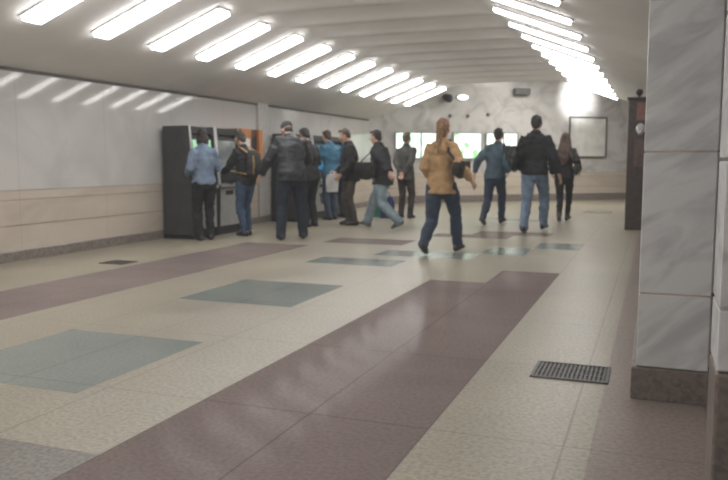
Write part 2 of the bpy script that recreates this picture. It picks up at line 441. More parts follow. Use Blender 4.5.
def lightbox(label, x0, x1, z0, z1, seed, bright, tint, mullions=(), group=None):
    t = thing('ticket_window', label, 'window', far_at(x0), fa, group)
    W = (x1-x0)/math.cos(fa)
    Mf = mat('grey_metal_frame', (.38, .39, .38), .4, .05, metal=.4)
    bm = bmesh.new(); f = .035
    for lo, hi in (((0, -.06, z0), (W, 0, z0+f)), ((0, -.06, z1-f), (W, 0, z1)), ((0, -.06, z0+f), (f, 0, z1-f)), ((W-f, -.06, z0+f), (W, 0, z1-f))): box(bm, lo, hi)
    for q in mullions: box(bm, (W*q-.02, -.055, z0+f), (W*q+.02, 0, z1-f))
    obj('frame', bm, Mf, t)
    bm = bmesh.new(); box(bm, (f, -.03, z0+f), (W-f, -.005, z1-f)); obj('lit_panel', bm, poster_mat('lit_poster_%d' % seed, seed, bright, tint), t)
    return t
lightbox('lit white and green ticket window left of the woman in the tan jacket', -6.62, -5.42, 1.2, 1.94, 1, 1.15, (.50, .72, .56), (.5,), 'lit ticket windows in the far wall')
lightbox('lit green poster window just right of the woman in the tan jacket', -5.28, -4.58, 1.2, 1.95, 2, 1.05, (.25, .50, .22), (), 'lit ticket windows in the far wall')
lightbox('lit pale green window between the teal jacket and the black coat', -4.50, -3.70, 1.2, 1.96, 5, 1.0, (.42, .66, .52), (.55,), 'lit ticket windows in the far wall')
t = thing('framed_notice', 'pale framed glass notice board with dark edge, right of the long-haired woman', 'notice board', far_at(-2.39), fa)
W = 1.0/math.cos(fa); bm = bmesh.new(); Mdk = mat('dark_frame', (.10, .10, .10), .4)
for lo, hi in (((0, -.05, 1.25), (W, 0, 1.29)), ((0, -.05, 2.40), (W, 0, 2.44)), ((0, -.05, 1.29), (.04, 0, 2.40)), ((W-.04, -.05, 1.29), (W, 0, 2.40))): box(bm, lo, hi)
obj('frame', bm, Mdk, t)
bm = bmesh.new(); box(bm, (.04, -.03, 1.29), (W-.04, -.004, 2.40)); obj('glass', bm, mat('notice_paper', (.70, .70, .66), .12, .08, 3), t)
first = None
for x, z, lab in ((-5.34, 2.39, 'leftmost of three small round studs high on the far wall'), (-4.92, 2.40, 'middle one of three small round studs high on the far wall'), (-4.43, 2.45, 'rightmost of three small round studs high on the far wall')):
    bm = bmesh.new(); tube(bm, [(0, 0, 0), (0, -.03, 0)], [.055, .045], side=(1, 0, 0))
    o = obj('wall_stud', bm, mat('stud_metal', (.20, .19, .18), .4), None, True); o.location = far_at(x, z); o.rotation_euler = (0, 0, fa)
    tag(o, lab, 'wall stud', 'round studs on the far wall')
t = thing('wall_spotlight', 'dark round spotlight high on the far wall near the last strip lights', 'spotlight', far_at(-5.46, 2.9), fa)
bm = bmesh.new(); tube(bm, [(0, -.02, 0), (.02, -.2, -.05)], [.09, .12]); obj('lamp_head', bm, mat('spot_black', (.06, .06, .06), .45), t, True)
bm = bmesh.new(); tube(bm, [(0, .0, -.02), (0, -.08, -.01)], [.03, .03]); obj('bracket', bm, mat('spot_black', (.06, .06, .06), .45), t, True)
t = thing('oval_reflection', 'small glowing oval imitating a strip light reflection beside the dark spotlight on the far wall', 'light reflection', far_at(-5.06, 2.9), fa)  # glowing oval put in for a reflection of the strip lights
bm = bmesh.new(); ball(bm, (0, -.05, 0), (.17, .05, .075)); obj('glass', bm, emis('oval_reflection_glow', (1, .98, .95), 1.6), t, True)
bm = bmesh.new(); ball(bm, (0, -.01, 0), (.20, .03, .10)); obj('rim', bm, mat('rim_metal', (.45, .45, .45), .3), t, True)
t = thing('loudspeaker', 'dark box loudspeaker high on the far wall under the ceiling edge', 'loudspeaker', far_at(-3.66, 3.08), fa)
bm = bmesh.new(); box(bm, (-.24, -.2, -.07), (.24, -.04, .11), .02); obj('housing', bm, mat('speaker_grey', (.13, .13, .13), .5), t)
bm = bmesh.new(); box(bm, (-.03, -.05, -.03), (.03, 0, .03)); obj('bracket', bm, mat('speaker_grey', (.13, .13, .13), .5), t)

# ------------------------------------------------------------------ payment terminals along the left wall
M_char = mat('charcoal_metal', (.048, .05, .052), .42, .08, 6)
M_blk = mat('black_plastic', (.025, .025, .027), .35)
M_trim = mat('pale_trim', (.62, .62, .60), .35, .02)
M_lgrey = mat('light_grey_panel', (.42, .43, .41), .4, .05)
def screen_mat(name, a, b_, c, s=.8):
    m, nt, b = new_mat(name); N = nt.nodes; L = nt.links
    tc = N.new('ShaderNodeTexCoord'); sep = N.new('ShaderNodeSeparateXYZ'); L.new(tc.outputs['Object'], sep.inputs[0])
    n = N.new('ShaderNodeTexNoise'); n.inputs['Scale'].default_value = 4; L.new(tc.outputs['Object'], n.inputs['Vector'])
    ad = N.new('ShaderNodeMath'); ad.operation = 'MULTIPLY_ADD'; ad.inputs[1].default_value = .35; L.new(n.outputs['Fac'], ad.inputs[0]); L.new(sep.outputs['Z'], ad.inputs[2])
    r = N.new('ShaderNodeValToRGB'); r.color_ramp.interpolation = 'EASE'
    e = r.color_ramp.elements; e[0].position = 0; e[0].color = (*a, 1); e[1].position = 1; e[1].color = (*c, 1); q = e.new(.5); q.color = (*b_, 1)
    mr = N.new('ShaderNodeMapRange'); mr.inputs['From Min'].default_value = 1.15; mr.inputs['From Max'].default_value = 1.75
    L.new(ad.outputs[0], mr.inputs['Value']); L.new(mr.outputs['Result'], r.inputs['Fac'])
    L.new(r.outputs['Color'], b.inputs['Base Color']); L.new(r.outputs['Color'], b.inputs['Emission Color']); b.inputs['Emission Strength'].default_value = s
    b.inputs['Roughness'].default_value = .2
    return m
def kiosk(label, y0, w, screen, lower, body=None, emblem=False, fx=.52, top=1.665, lean=.07):
    """local: x from the wall into the hall, y along the wall, front face leaning back at the top"""
    body = body or M_char
    t = thing('payment_terminal', label, 'payment terminal', (XL+.036, y0, 0), 0, 'payment terminals along the left wall')
    sh = .78                                    # height of the shelf
    fxz = lambda z: fx + .03 - lean*(z-sh)/(top-sh) if z > sh else fx + .03
    side = [(0, .03), (fx, .03), (fxz(sh), sh), (fxz(top), top), (.02, top)]
    for a, b in ((0, .03), (w-.03, w)):
        bm = bmesh.new(); prism(bm, side, a, b, bev=.006); obj('side_panel', bm, body, t)
    inner = [(.02, .06), (fx-.03, .06), (fx-.03, sh-.02), (fxz(top)-.07, top-.02), (.02, top-.02)]
    bm = bmesh.new(); prism(bm, inner, .03, w-.03); obj('cabinet', bm, M_blk, t)
    bm = bmesh.new(); box(bm, (.0, .0, 0), (fx-.03, w, .06)); obj('base', bm, M_blk, t)
    d = V((fxz(top)-fxz(sh), 0, top-sh)).normalized(); nr = V((d.z, 0, -d.x))
    def slab(z0, z1, a, b, th, m, name, off):
        p0 = V((fxz(z0), 0, z0)); p1 = V((fxz(z1), 0, z1)); q = nr*off
        poly = [(p0.x+q.x, p0.z+q.z), (p1.x+q.x, p1.z+q.z), (p1.x+q.x+nr.x*th, p1.z+q.z+nr.z*th), (p0.x+q.x+nr.x*th, p0.z+q.z+nr.z*th)]
        bm = bmesh.new(); prism(bm, poly, a, b); return obj(name, bm, m, t)
    slab(sh+.06, top-.16, .05, w-.05, .03, M_blk, 'bezel', -.06)
    slab(sh+.20, top-.20, .09, w-.09, .012, screen, 'screen', -.03)
    slab(sh, top, -.014, .012, .02, M_trim, 'edge_trim', -.004); slab(sh, top, w-.012, w+.014, .02, M_trim, 'edge_trim', -.004)
    bm = bmesh.new(); prism(bm, [(fxz(top)-.12, top-.13), (fxz(top)+.0, top-.11), (fxz(top)+.0, top-.01), (fxz(top)-.12, top-.01)], .03, w-.03); obj('header', bm, M_blk, t)
    bm = bmesh.new(); prism(bm, [(fx-.06, sh-.05), (fx+.06, sh-.04), (fx+.06, sh), (fx-.06, sh+.03)], .03, w-.03); sf = obj('shelf', bm, M_lgrey, t)
    bm = bmesh.new()
    for i in range(4):
        for j in range(3): box(bm, (fx-.02+i*.017, w/2-.04+j*.028, sh-.0), (fx-.008+i*.017, w/2-.02+j*.028, sh+.022))
    obj('keypad', bm, M_blk, sf)
    bm = bmesh.new(); box(bm, (fx-.04, .035, .14), (fx+.012, w-.035, sh-.06), .006); dr = obj('door', bm, lower, t)
    bm = bmesh.new(); tube(bm, [(fx+.012, w*.82, .5), (fx+.03, w*.82, .5)], [.012, .012], n=8); obj('lock', bm, M_blk, dr, True)
    bm = bmesh.new(); box(bm, (fx-.04, w*.3, sh-.16), (fx+.016, w*.62, sh-.09), .004); obj('receipt_slot', bm, M_blk, t)
    if emblem:
        bm = bmesh.new(); bmesh.ops.create_cone(bm, cap_ends=True, segments=24, radius1=.12, radius2=.12, depth=.008, matrix=Matrix.Translation((fx+.018, w/2, .40)) @ Matrix.Rotation(PI/2, 4, 'Y'))
        box(bm, (fx+.012, w/2-.16, .44), (fx+.020, w/2+.16, .50)); obj('emblem', bm, mat('emblem_dark', (.06, .075, .07), .5), dr)
    return t
kiosk('charcoal payment terminal with green screen, nearest, used by the woman in light blue', 9.5, .66, screen_mat('scr_a', (.03, .16, .34), (.16, .42, .22), (.5, .6, .5)), M_lgrey)
kiosk('second payment terminal from the left, with the young man at its screen', 10.2, .68, screen_mat('scr_b', (.22, .23, .22), (.10, .11, .11), (.3, .3, .28), .35), M_lgrey)
t = thing('wall_cabinet', 'orange and black terminal cabinet hung on the wall left of the bent man', 'wall cabinet', (XL+.036, 10.96, 0), 0)
M_or = mat('orange_panel', (.45, .17, .045), .45, .08, 6); M_mar = mat('maroon_panel', (.10, .045, .035), .45, .1, 6)
for a, b, m, nm in ((0, .34, M_or, 'orange_panel'), (.34, .60, M_mar, 'dark_panel'), (.60, .74, M_or, 'orange_panel')):
    bm = bmesh.new(); box(bm, (0, a+.002, .86), (.50 if m is M_or else .46, b-.002, 1.68), .008); obj(nm, bm, m, t)
bm = bmesh.new(); box(bm, (.455, .37, 1.2), (.47, .57, 1.55)); obj('screen', bm, M_blk, t)
bm = bmesh.new(); box(bm, (.495, .06, 1.30), (.507, .28, 1.52)); obj('notice', bm, M_trim, t)
kiosk('black payment terminal with blue and white screen behind the bent man', 12.95, .72, screen_mat('scr_c', (.03, .20, .42), (.45, .62, .60), (.14, .34, .16)), M_blk)
kiosk('black payment terminal with white emblem door in front of the blue jacket', 13.75, .78, screen_mat('scr_d', (.03, .20, .42), (.2, .35, .4), (.05, .15, .25), .5), mat('white_door', (.50, .51, .48), .4, .04), emblem=True)
kiosk('farthest black payment terminal of the row, past the emblem door', 14.6, .72, screen_mat('scr_e', (.03, .18, .38), (.25, .4, .4), (.1, .2, .2), .5), M_blk)

# ------------------------------------------------------------------ people
SKIN = mat('skin_fair', (.52, .32, .24), .5, .05, 20)
EYEW = mat('eye_white', (.7, .68, .65), .2, 0); EYED = mat('eye_dark', (.03, .02, .015), .15, 0)
def fabric(name, col, rough=.85): return mat(name, col, rough, .14, 9, .25, bscale=70)
def ik(a, b, l1, l2, pole):
    d = b - a; D = d.length; mx = (l1+l2)*.995
    if D > mx: b = a + d*(mx/D); d = b - a; D = mx
    x = (l1*l1 - l2*l2 + D*D)/(2*D); h = math.sqrt(max(l1*l1 - x*x, 0))
    u = d/D; p = V(pole); p = (p - u*p.dot(u)).normalized()
    return a + u*x + p*h, b

_pid = [0]
def person(label, loc, heading, Ht, feet, hands, jacket, trousers, hair, shoe=(.03, .028, .027), lean=4, sway=0, twist=0,
           head=(0, 0), female=False, hem=.12, bulk=.018, tb=.012, hair_style='short', curl=(.4, .4), palm=None, hood=False, elbow=None,
           jname='jacket', tname='trousers', seed=1.0, fshift=0.0, hunch=0.0, cap=None, rough=.85):
    s = Ht/1.75; _pid[0] += 1; pid = _pid[0]
    root = thing('person', label, 'person', (loc[0], loc[1], 0), math.radians(heading))
    def S(p): return V(p)*s
    hw = .088 if not female else .092
    sw = .162 if not female else .143
    # feet are (x, y, lift, toe-down degrees) in metres for a 1.75 m body
    ank = []
    for (fx, fy, lift, td) in feet: ank.append(V((fx, fy, .085 + lift)))
    px = (ank[0].x + ank[1].x)/2 + sway*.3; py = (ank[0].y + ank[1].y)/2 + fshift
    L1, L2 = .435, .41
    pz = min(a.z + math.sqrt(max((.99*(L1+L2))**2 - (a.x-(px+sd*hw))**2 - (a.y-py)**2, .2)) for a, sd in zip(ank, (-1, 1))) + .01
    pel = V((px, py, pz))
    tw = math.radians(twist); lat = V((math.cos(tw), math.sin(tw), 0)); lat0 = V((math.cos(-tw*.6), math.sin(-tw*.6), 0))
    le = math.radians(lean); sy = math.radians(sway*30)
    def updir(a): return V((math.sin(sy), math.sin(a), math.cos(a))).normalized()
    u0, u1, u2 = updir(le*.5), updir(le), updir(le + math.radians(hunch))
    waist = pel + u0*.14; chest = waist + u1*.19; shl = chest + u2*.135; neck = shl + u2*.055
    bk = V((0, -1, 0))
    hy, hp = math.radians(head[0]), math.radians(head[1])
    nd = (u2 + V((0, .18 - .5*math.sin(min(hp, 0)), 0))).normalized()
    RH = Matrix.Rotation(hy, 3, 'Z') @ Matrix.Rotation(hp, 3, 'X')
    hc = neck + nd*.075 + RH @ V((0, .02, .105))
    sho = [shl - lat*sw - u2*.01, shl + lat*sw - u2*.01]
    hip = [pel - lat0*hw - V((0, 0, .015)), pel + lat0*hw - V((0, 0, .015))]
    knees = []; 
    for i in (0, 1):
        k, a = ik(hip[i], ank[i], L1, L2, (.1*(-1 if i == 0 else 1), 1, .0)); knees.append(k)
    elb, wri = [], []
    for i in (0, 1):
        sd = -1 if i == 0 else 1
        pole = (elbow[i] if elbow else (sd*.3, -.9, -.2))
        e, w = ik(sho[i], V(hands[i]), .285, .255, pole); elb.append(e); wri.append(w)
    # ---- body: one continuous surface
    bm = bmesh.new(); fb = 1.0 if not female else .93
    tube(bm, [S(pel-V((0, 0, .07))), S(pel), S(waist), S(chest), S(shl-u2*.02), S(shl+u2*.03)],
         [(.15*s, .10*s), (.158*s, .108*s), (.128*fb*s, .09*s), (.155*fb*s, .105*s), (.15*fb*s, .082*s), (.07*s, .06*s)], side=lat, n=18)
    tube(bm, [S(shl), S(neck), S(hc + RH @ V((0, -.02, -.05)))], [.06*s, .054*s*fb, .053*s*fb])
    for i in (0, 1):
        tube(bm, [S(shl + (sho[i]-shl)*.55), S(sho[i]), S(sho[i].lerp(elb[i], .3)), S(elb[i]), S(elb[i].lerp(wri[i], .35)), S(wri[i])],
             [.055*s, .052*s, .046*s, .038*s, .037*s, .026*s])
        tube(bm, [S(hip[i]), S(hip[i].lerp(knees[i], .35)), S(knees[i]), S(knees[i].lerp(ank[i], .3)), S(ank[i])], [.085*s, .078*s, .053*s, .05*s, .034*s])
        fd = V((0, 1, 0)); tdn = math.radians(feet[i][3]); fd = V((0, math.cos(tdn), -math.sin(tdn)))
        tube(bm, [S(ank[i]-fd*.03-V((0, 0, .03))), S(ank[i]+fd*.1-V((0, 0, .05)))], [.03*s, .026*s])
        # hand: palm, four fingers, thumb
        d = (wri[i]-elb[i]).normalized(); sd = -1 if i == 0 else 1
        pn = V(palm[i]) if palm else V((-sd, .25, 0)); pn = (pn - d*pn.dot(d)).normalized(); wv = d.cross(pn)
        if wv.y < 0 and abs(wv.y) > .2: wv = -wv            # thumb edge points forward
        w0 = wri[i]
        tube(bm, [S(w0-d*.01), S(w0+d*.04), S(w0+d*.088)], [(.026*s, .018*s), (.038*s, .017*s), (.040*s, .013*s)], side=wv)
        cu = curl[i]
        for q, ln in zip((.033, .011, -.011, -.033), (.072, .082, .076, .06)):
            b0 = w0 + d*.088 + wv*q*.95; pts = [b0 - d*.02]; dd = d.copy(); sp = wv*(q*.25)
            for seg, fr in enumerate((.45, .32, .23)):
                ang = cu*(.5 + .55*seg); dd = (d*math.cos(ang) + pn*math.sin(ang)); b0 = b0 + dd*ln*fr + sp*.3; pts.append(b0)
            tube(bm, [S(p) for p in pts], [.0085*s, .0085*s, .0078*s, .0068*s], n=8)
        th0 = w0 + d*.03 + wv*.03
        tube(bm, [S(th0), S(th0 + wv*.03 + d*.03 + pn*.012), S(th0 + wv*.032 + d*.062 + pn*.03)], [.013*s, .0105*s, .0085*s], n=8)
    def hp_(p): return S(hc + RH @ V(p))
    hr = RH
    for c, r in (((0, -.015, .025), (.073, .09, .09)), ((0, .02, -.03), (.06, .066, .085)), ((0, .05, -.085), (.032, .03, .027)),
                 ((-.04, .045, -.03), (.026, .03, .032)), ((.04, .045, -.03), (.026, .03, .032)), ((0, .082, -.058), (.024, .011, .006)), ((0, .08, -.068), (.02, .011, .006)),
                 ((-.076, -.005, -.008), (.011, .022, .032)), ((.076, -.005, -.008), (.011, .022, .032))):
        ball(bm, hp_(c), [x*s for x in r], hr, 18)
    tube(bm, [hp_((0, .083, .008)), hp_((0, .104, -.03))], [.009*s, .014*s], n=10)
    tube(bm, [hp_((-.042, .066, .02)), hp_((0, .08, .018)), hp_((.042, .066, .02))], [.009*s, .01*s, .009*s], n=10)
    me = remesh(bm, .0068, 2); bo = link('body', me, root, [SKIN], True)
    for sd in (-1, 1):
        bm = bmesh.new(); ball(bm, hp_((sd*.031, .070, -.003)), .0125*s, None, 12); n0 = len(bm.faces)
        ball(bm, hp_((sd*.031, .0785, -.003)), .0062*s, None, 10)
        bm.faces.ensure_lookup_table()
        for f in bm.faces[n0:]: f.material_index = 1
        obj('eye', bm, [EYEW, EYED], bo, True)
    # ---- hair
    bm = bmesh.new(); Mh = mat('hair_%d' % pid, hair, .55, .3, 60, .5, bscale=120)
    B = lambda c, r: ball(bm, hp_(c), [x*s for x in r], hr, 16)
    if hair_style != 'cap':
        B((0, -.03, .04), (.081, .088, .088)); B((0, -.065, -.02), (.066, .05, .065)); B((-.066, -.02, .015), (.016, .04, .045)); B((.066, -.02, .015), (.016, .04, .045)); B((0, .035, .095), (.058, .05, .028))
    else:
        B((0, -.06, -.035), (.064, .045, .05))
    if hair_style == 'bob':
        B((0, -.06, -.07), (.085, .055, .085)); B((-.07, -.015, -.06), (.025, .045, .08)); B((.07, -.015, -.06), (.025, .045, .08))
    if hair_style == 'ponytail':
        tube(bm, [hp_((0, -.1, .04)), hp_((0, -.15, .0)), S(neck+bk*.13), S(chest+bk*.155+V((0, 0, .05)))], [.03*s, .04*s, .038*s, .012*s])
        B((0, -.06, -.06), (.068, .045, .06))
    if hair_style == 'long':
        tube(bm, [hp_((0, -.06, .02)), hp_((0, -.085, -.1)), S(shl+bk*.115), S(chest+bk*.15), S(waist+bk*.13+V((0, 0, .06)))],
             [(.085*s, .05*s), (.1*s, .05*s), (.12*s, .045*s), (.105*s, .035*s), (.06*s, .02*s)], side=lat)
        for sd in (-1, 1): tube(bm, [hp_((sd*.07, -.02, .03)), hp_((sd*.082, -.02, -.1)), S(shl+lat*sd*.1+bk*.06+u2*.03)], [.025*s, .034*s, .03*s])
    link('hair', remesh(bm, .011, 2, .012, 30, seed), root, [Mh], True)
    if cap is not None:
        bm = bmesh.new(); B2 = lambda c, r: ball(bm, hp_(c), [x*s for x in r], hr, 16)
        B2((0, -.02, .05), (.086, .1, .08)); B2((0, .075, .055), (.06, .055, .016))
        link('cap', remesh(bm, .009, 3, .004, 20, seed), root, [fabric('cap_%d' % pid, cap)], True)
    # ---- jacket
    b = bulk; Mj = fabric('top_%d' % pid, jacket, rough)
    bm = bmesh.new(); hemp = pel - V((0, 0, hem))
    hemp.y += .0
    tube(bm, [S(hemp), S(pel+V((0, -.005, .0))), S(waist), S(chest), S(shl-u2*.015), S(shl+u2*.035)],
         [((.172+b)*s, (.128+b)*s), ((.168+b)*s, (.122+b)*s), ((.138*fb+b*1.1)*s, (.10+b)*s), ((.165*fb+b)*s, (.118+b)*s), ((.155*fb+b)*s, (.092+b)*s), ((.085+b)*s, (.07+b)*s)], side=lat, n=20, cap=False)
    tube(bm, [S(shl+u2*.03), S(neck+nd*.012)], [(.075*s+b*.6), (.07*s+b*.5)])
    for i in (0, 1):
        cuff = elb[i].lerp(wri[i], .97)
        tube(bm, [S(shl + (sho[i]-shl)*.5), S(sho[i]), S(sho[i].lerp(elb[i], .35)), S(elb[i]), S(elb[i].lerp(wri[i], .4)), S(cuff)],
             [(.062+b)*s, (.06+b)*s, (.053+b)*s, (.047+b*.9)*s, (.044+b*.8)*s, (.037+b*.6)*s], cap=False)
    jk = link(jname, remesh(bm, .012, 3, .013, 8, seed), root, [Mj], True)
    if hood:
        bm = bmesh.new()
        tube(bm, [S(neck+lat*-.10+bk*-.03), S(neck-lat*.085+bk*.07-u2*.02), S(neck+bk*.125-u2*.045), S(neck+lat*.085+bk*.07-u2*.02), S(neck+lat*.10+bk*-.03)], [.03*s, .042*s, .055*s, .042*s, .03*s])
        ball(bm, S(neck+bk*.115-u2*.10), (.10*s, .045*s, .09*s))
        link('hood', remesh(bm, .012, 3, .012, 10, seed), jk, [Mj], True)
    # ---- trousers
    bm = bmesh.new(); b = tb
    tube(bm, [S(pel-V((0, 0, .06))), S(pel+V((0, 0, .07)))], [((.152+b)*s, (.112+b)*s), ((.14+b)*s, (.104+b)*s)], side=lat0, n=18)
    for i in (0, 1):
        a = ank[i]; low = a.lerp(knees[i], -.03)
        tube(bm, [S(hip[i]-V((0, 0, .02))), S(hip[i].lerp(knees[i], .4)), S(knees[i]), S(knees[i].lerp(a, .35)), S(a.lerp(knees[i], .1)), S(low)],
             [(.092+b)*s, (.082+b)*s, (.06+b)*s, (.058+b)*s, (.046+b)*s, (.046+b)*s])
    link(tname, remesh(bm, .012, 3, .012, 9, seed+3), root, [fabric('legs_%d' % pid, trousers)], True)
    # ---- shoes, one mesh each
    for i in (0, 1):
        bm = bmesh.new()
        tube(bm, [(0, -.055, .042), (0, 0, .05), (0, .07, .042), (0, .15, .028)], [(.036, .045), (.038, .055), (.046, .042), (.040, .026)], side=(1, 0, 0))
        tube(bm, [(0, -.01, .05), (0, -.012, .105)], [.043, .045])
        me = remesh(bm, .008, 2)
        for v in me.vertices: v.co.z = max(v.co.z, .0)
        td = -math.radians(feet[i][3]); out = math.radians(-7 if i == 1 else 7)
        ml = Matrix.Translation(S(ank[i])) @ Matrix.Scale(s, 4) @ Matrix.Rotation(out, 4, 'Z') @ Matrix.Rotation(td, 4, 'X') @ Matrix.Translation((0, 0, -.085))
        me.transform(ml)
        link('shoe', me, root, [mat('shoe_%d' % pid, shoe, .4, .1)], True)
    # keep the lowest sole on the floor
    zmin = min(v.co.z for ch in root.children if ch.name.startswith('shoe') for v in ch.data.vertices)
    root.location.z = -zmin + .001
    Rz = Matrix.Rotation(math.radians(heading), 3, 'Z')
    W = lambda p: Rz @ (V(p)*s) + root.location
    return dict(root=root, W=W, pel=pel, waist=waist, chest=chest, shl=shl, sho=sho, wri=wri, elb=elb, s=s, heading=heading, neck=neck, lat=lat)

def strap(bm, pts, w=.03, th=.006):
    tube(bm, pts, [(w, th)]*len(pts), n=8)
def shoulder_bag(name, label, p, side, body_off, size, col, strap_col=None, cross=False):
    """bag hanging at one hip with a strap over the shoulder of person p; side -1 left, +1 right"""
    s = p['s']; t = thing(name, label, 'bag', p['W'](body_off), math.radians(p['heading']))
    w, d, h = size; M = mat('bag_%s' % label[:20], col, .5, .12, 12, .15)
    bm = bmesh.new(); tube(bm, [(0, -w/2+d*.3, 0), (0, 0, -.02), (0, w/2-d*.3, 0)], [(d*.45, h*.42), (d*.55, h*.5), (d*.45, h*.42)], side=(1, 0, 0), n=18)
    bd = link('bag_body', remesh(bm, .012, 3, .012, 11, 2.0), t, [M], True)
    bm = bmesh.new(); box(bm, (d*.3 if side > 0 else -d*.62, -w*.4, -h*.1), (d*.62 if side > 0 else -d*.3, w*.4, h*.42), .015); obj('flap', bm, M, t)
    o = V(body_off); q = lambda v: (V(v) - o)*s
    sh = p['sho'][1 if side > 0 else 0]; sh = p['shl'] + (sh-p['shl'])*.72
    bm = bmesh.new()
    top = q(sh + V((0, 0, .098)))
    strap(bm, [V((0, -w*.38, h*.3)), q(sh+V((side*.03, -.135, -.05))), top, q(sh+V((side*.03, .135, -.05))), V((0, w*.38, h*.3))], .018, .006)
    obj('strap', bm, mat('strap_%s' % label[:20], strap_col or col, .6), t, True)
    return t
def backpack(label, p, size, col, tan, off=(0, 0, 0)):
    s = p['s']; o = p['chest'] + V((0, -.235, -.07)) + V(off)
    t = thing('backpack', label, 'backpack', p['W'](o), math.radians(p['heading']))
    w, d, h = size; M = mat('pack_%s' % label[:20], col, .7, .12, 12, .2)
    bm = bmesh.new(); tube(bm, [(0, 0, -h/2+d*.4), (0, -.015, 0), (0, .01, h/2-d*.4)], [(w/2, d/2), (w/2, d*.56), (w*.42, d*.44)], side=(1, 0, 0), n=20)
    link('pack_body', remesh(bm, .012, 3, .01, 10, 1.0), t, [M], True)
    bm = bmesh.new(); tube(bm, [(0, -d*.55, -h*.22), (0, -d*.55, -.0)], [(w*.34, d*.2), (w*.3, d*.16)], side=(1, 0, 0)); link('front_pocket', remesh(bm, .012, 3), t, [M], True)
    q = lambda v: (V(v) - o)*s
    for i, sd in ((0, -1), (1, 1)):
        sh = p['shl'] + (p['sho'][i]-p['shl'])*.62; bm = bmesh.new()
        strap(bm, [V((sd*w*.3, .02, h*.38)), q(sh+V((0, -.10, .05))), q(sh+V((0, 0, .092))), q(sh+V((0, .135, -.02))), q(sh+V((0, .16, -.16))), q(sh+V((sd*.05, .06, -.32))), V((sd*w*.42, .03, -h*.36))], .024, .007)
        obj('strap', bm, mat('packstrap_%s' % label[:14], tan, .6), t, True)
    for sd in (-1, 1):
        bm = bmesh.new(); strap(bm, [V((sd*w*.3, -d*.5, h*.3)), V((sd*w*.31, -d*.62, 0)), V((sd*w*.3, -d*.52, -h*.36))], .017, .006); obj('webbing', bm, mat('packstrap_%s' % label[:14], tan, .6), t, True)
    return t
def carrier_bag(label, loc, rz, size, col, name='carrier_bag'):
    """flat-sided carrier bag with two handles, origin at its base"""
    t = thing(name, label, 'bag', loc, rz); w, d, h = size; M = mat('carrier_%s' % label[:20], col, .45, .1, 8, .15)
    bm = bmesh.new(); prism(bm, [(-w*.44, 0), (w*.44, 0), (w*.5, h*.72), (w*.36, h), (-w*.36, h), (-w*.5, h*.72)], -d/2, d/2, bev=.012); obj('bag_body', bm, M, t)
    for sd in (-1, 1):
        bm = bmesh.new(); tube(bm, [(-w*.18, sd*d*.25, h*.97), (-w*.12, sd*d*.18, h*1.16), (0, sd*d*.1, h*1.22), (w*.12, sd*d*.18, h*1.16), (w*.18, sd*d*.25, h*.97)], [.008]*5, n=8); obj('handle', bm, M, t, True)
    return t

BLK = (.020, .020, .022)
# woman at the nearest terminal
person('woman in light blue shirt and black trousers at the nearest terminal', (-6.09, 9.50), 50, 1.62, [(-.10, -.02, 0, 0), (.09, .03, 0, 0)],
       [(-.20, .22, 1.02), (.20, .30, 1.10)], (.17, .225, .31), (.014, .014, .016), (.03, .02, .018), female=True, hem=.03, hair_style='bob', lean=2, tb=.016, bulk=.022, jname='shirt', seed=1, head=(0, -10))
# young man at the second terminal
p = person('young man in black jacket and jeans with a tan-strapped backpack at the second terminal', (-5.88, 10.32), 72, 1.62, [(-.09, -.05, 0, 0), (.10, .06, 0, 0)],
       [(-.14, .40, 1.06), (.14, .40, 1.12)], (.025, .024, .026), (.05, .085, .15), (.06, .05, .045), hem=.08, lean=6, seed=2, head=(5, -18), curl=(.8, .5), elbow=((-.6, -.3, -.9), (.6, -.3, -.9)))
backpack('black backpack with tan straps worn by the young man', p, (.29, .15, .42), (.03, .028, .026), (.36, .22, .10))
bm = bmesh.new(); box(bm, (-.06, -.004, -.10), (.06, .004, .10), .002); o = obj('paper_slip', bm, mat('paper_pink', (.62, .45, .42), .7, .03), None)
o.location = p['W'](p['wri'][0] + V((.03, .10, .04))); o.rotation_euler = (.5, 0, math.radians(100)); tag(o, 'pale pink paper slip in the hand of the young man with the backpack', 'paper')
# big man bending
person('big man in dark leather jacket and navy jeans bending toward the wall terminals', (-4.96, 10.04), 34, 1.84, [(-.16, -.06, 0, 0), (.17, .07, 0, 0)],
       [(-.40, .26, .90), (.24, .46, 1.05)], (.024, .026, .031), (.017, .023, .037), (.05, .045, .045), lean=20, hunch=10, hem=.10, bulk=.036, tb=.022, seed=3, head=(14, -38), hair_style='cap', cap=(.052, .055, .066), fshift=-.02, rough=.55)
# people queueing past him
person('person in black jacket almost hidden behind the big bending man', (-5.62, 12.15), 70, 1.74, [(-.10, 0, 0, 0), (.10, .02, 0, 0)],
       [(-.22, .25, .98), (.2, .3, 1.05)], (.022, .022, .025), (.02, .02, .025), (.03, .025, .025), seed=4, lean=8, head=(0, -20))
person('man in bright blue jacket leaning at the terminal with the emblem door', (-5.90, 13.70), 62, 1.76, [(-.10, -.05, 0, 0), (.11, .05, 0, 0)],
       [(-.25, .36, 1.05), (.22, .42, 1.18)], (.045, .14, .22), (.05, .075, .12), (.07, .045, .03), seed=5, lean=9, hem=.10, bulk=.03, head=(0, -15))
person('person in dark blue jacket farthest along the terminal row', (-5.90, 14.50), 70, 1.74, [(-.10, 0, 0, 0), (.10, 0, 0, 0)],
       [(-.2, .3, 1.05), (.2, .3, 1.05)], (.03, .09, .15), (.04, .05, .075), (.02, .018, .02), seed=6, lean=5)
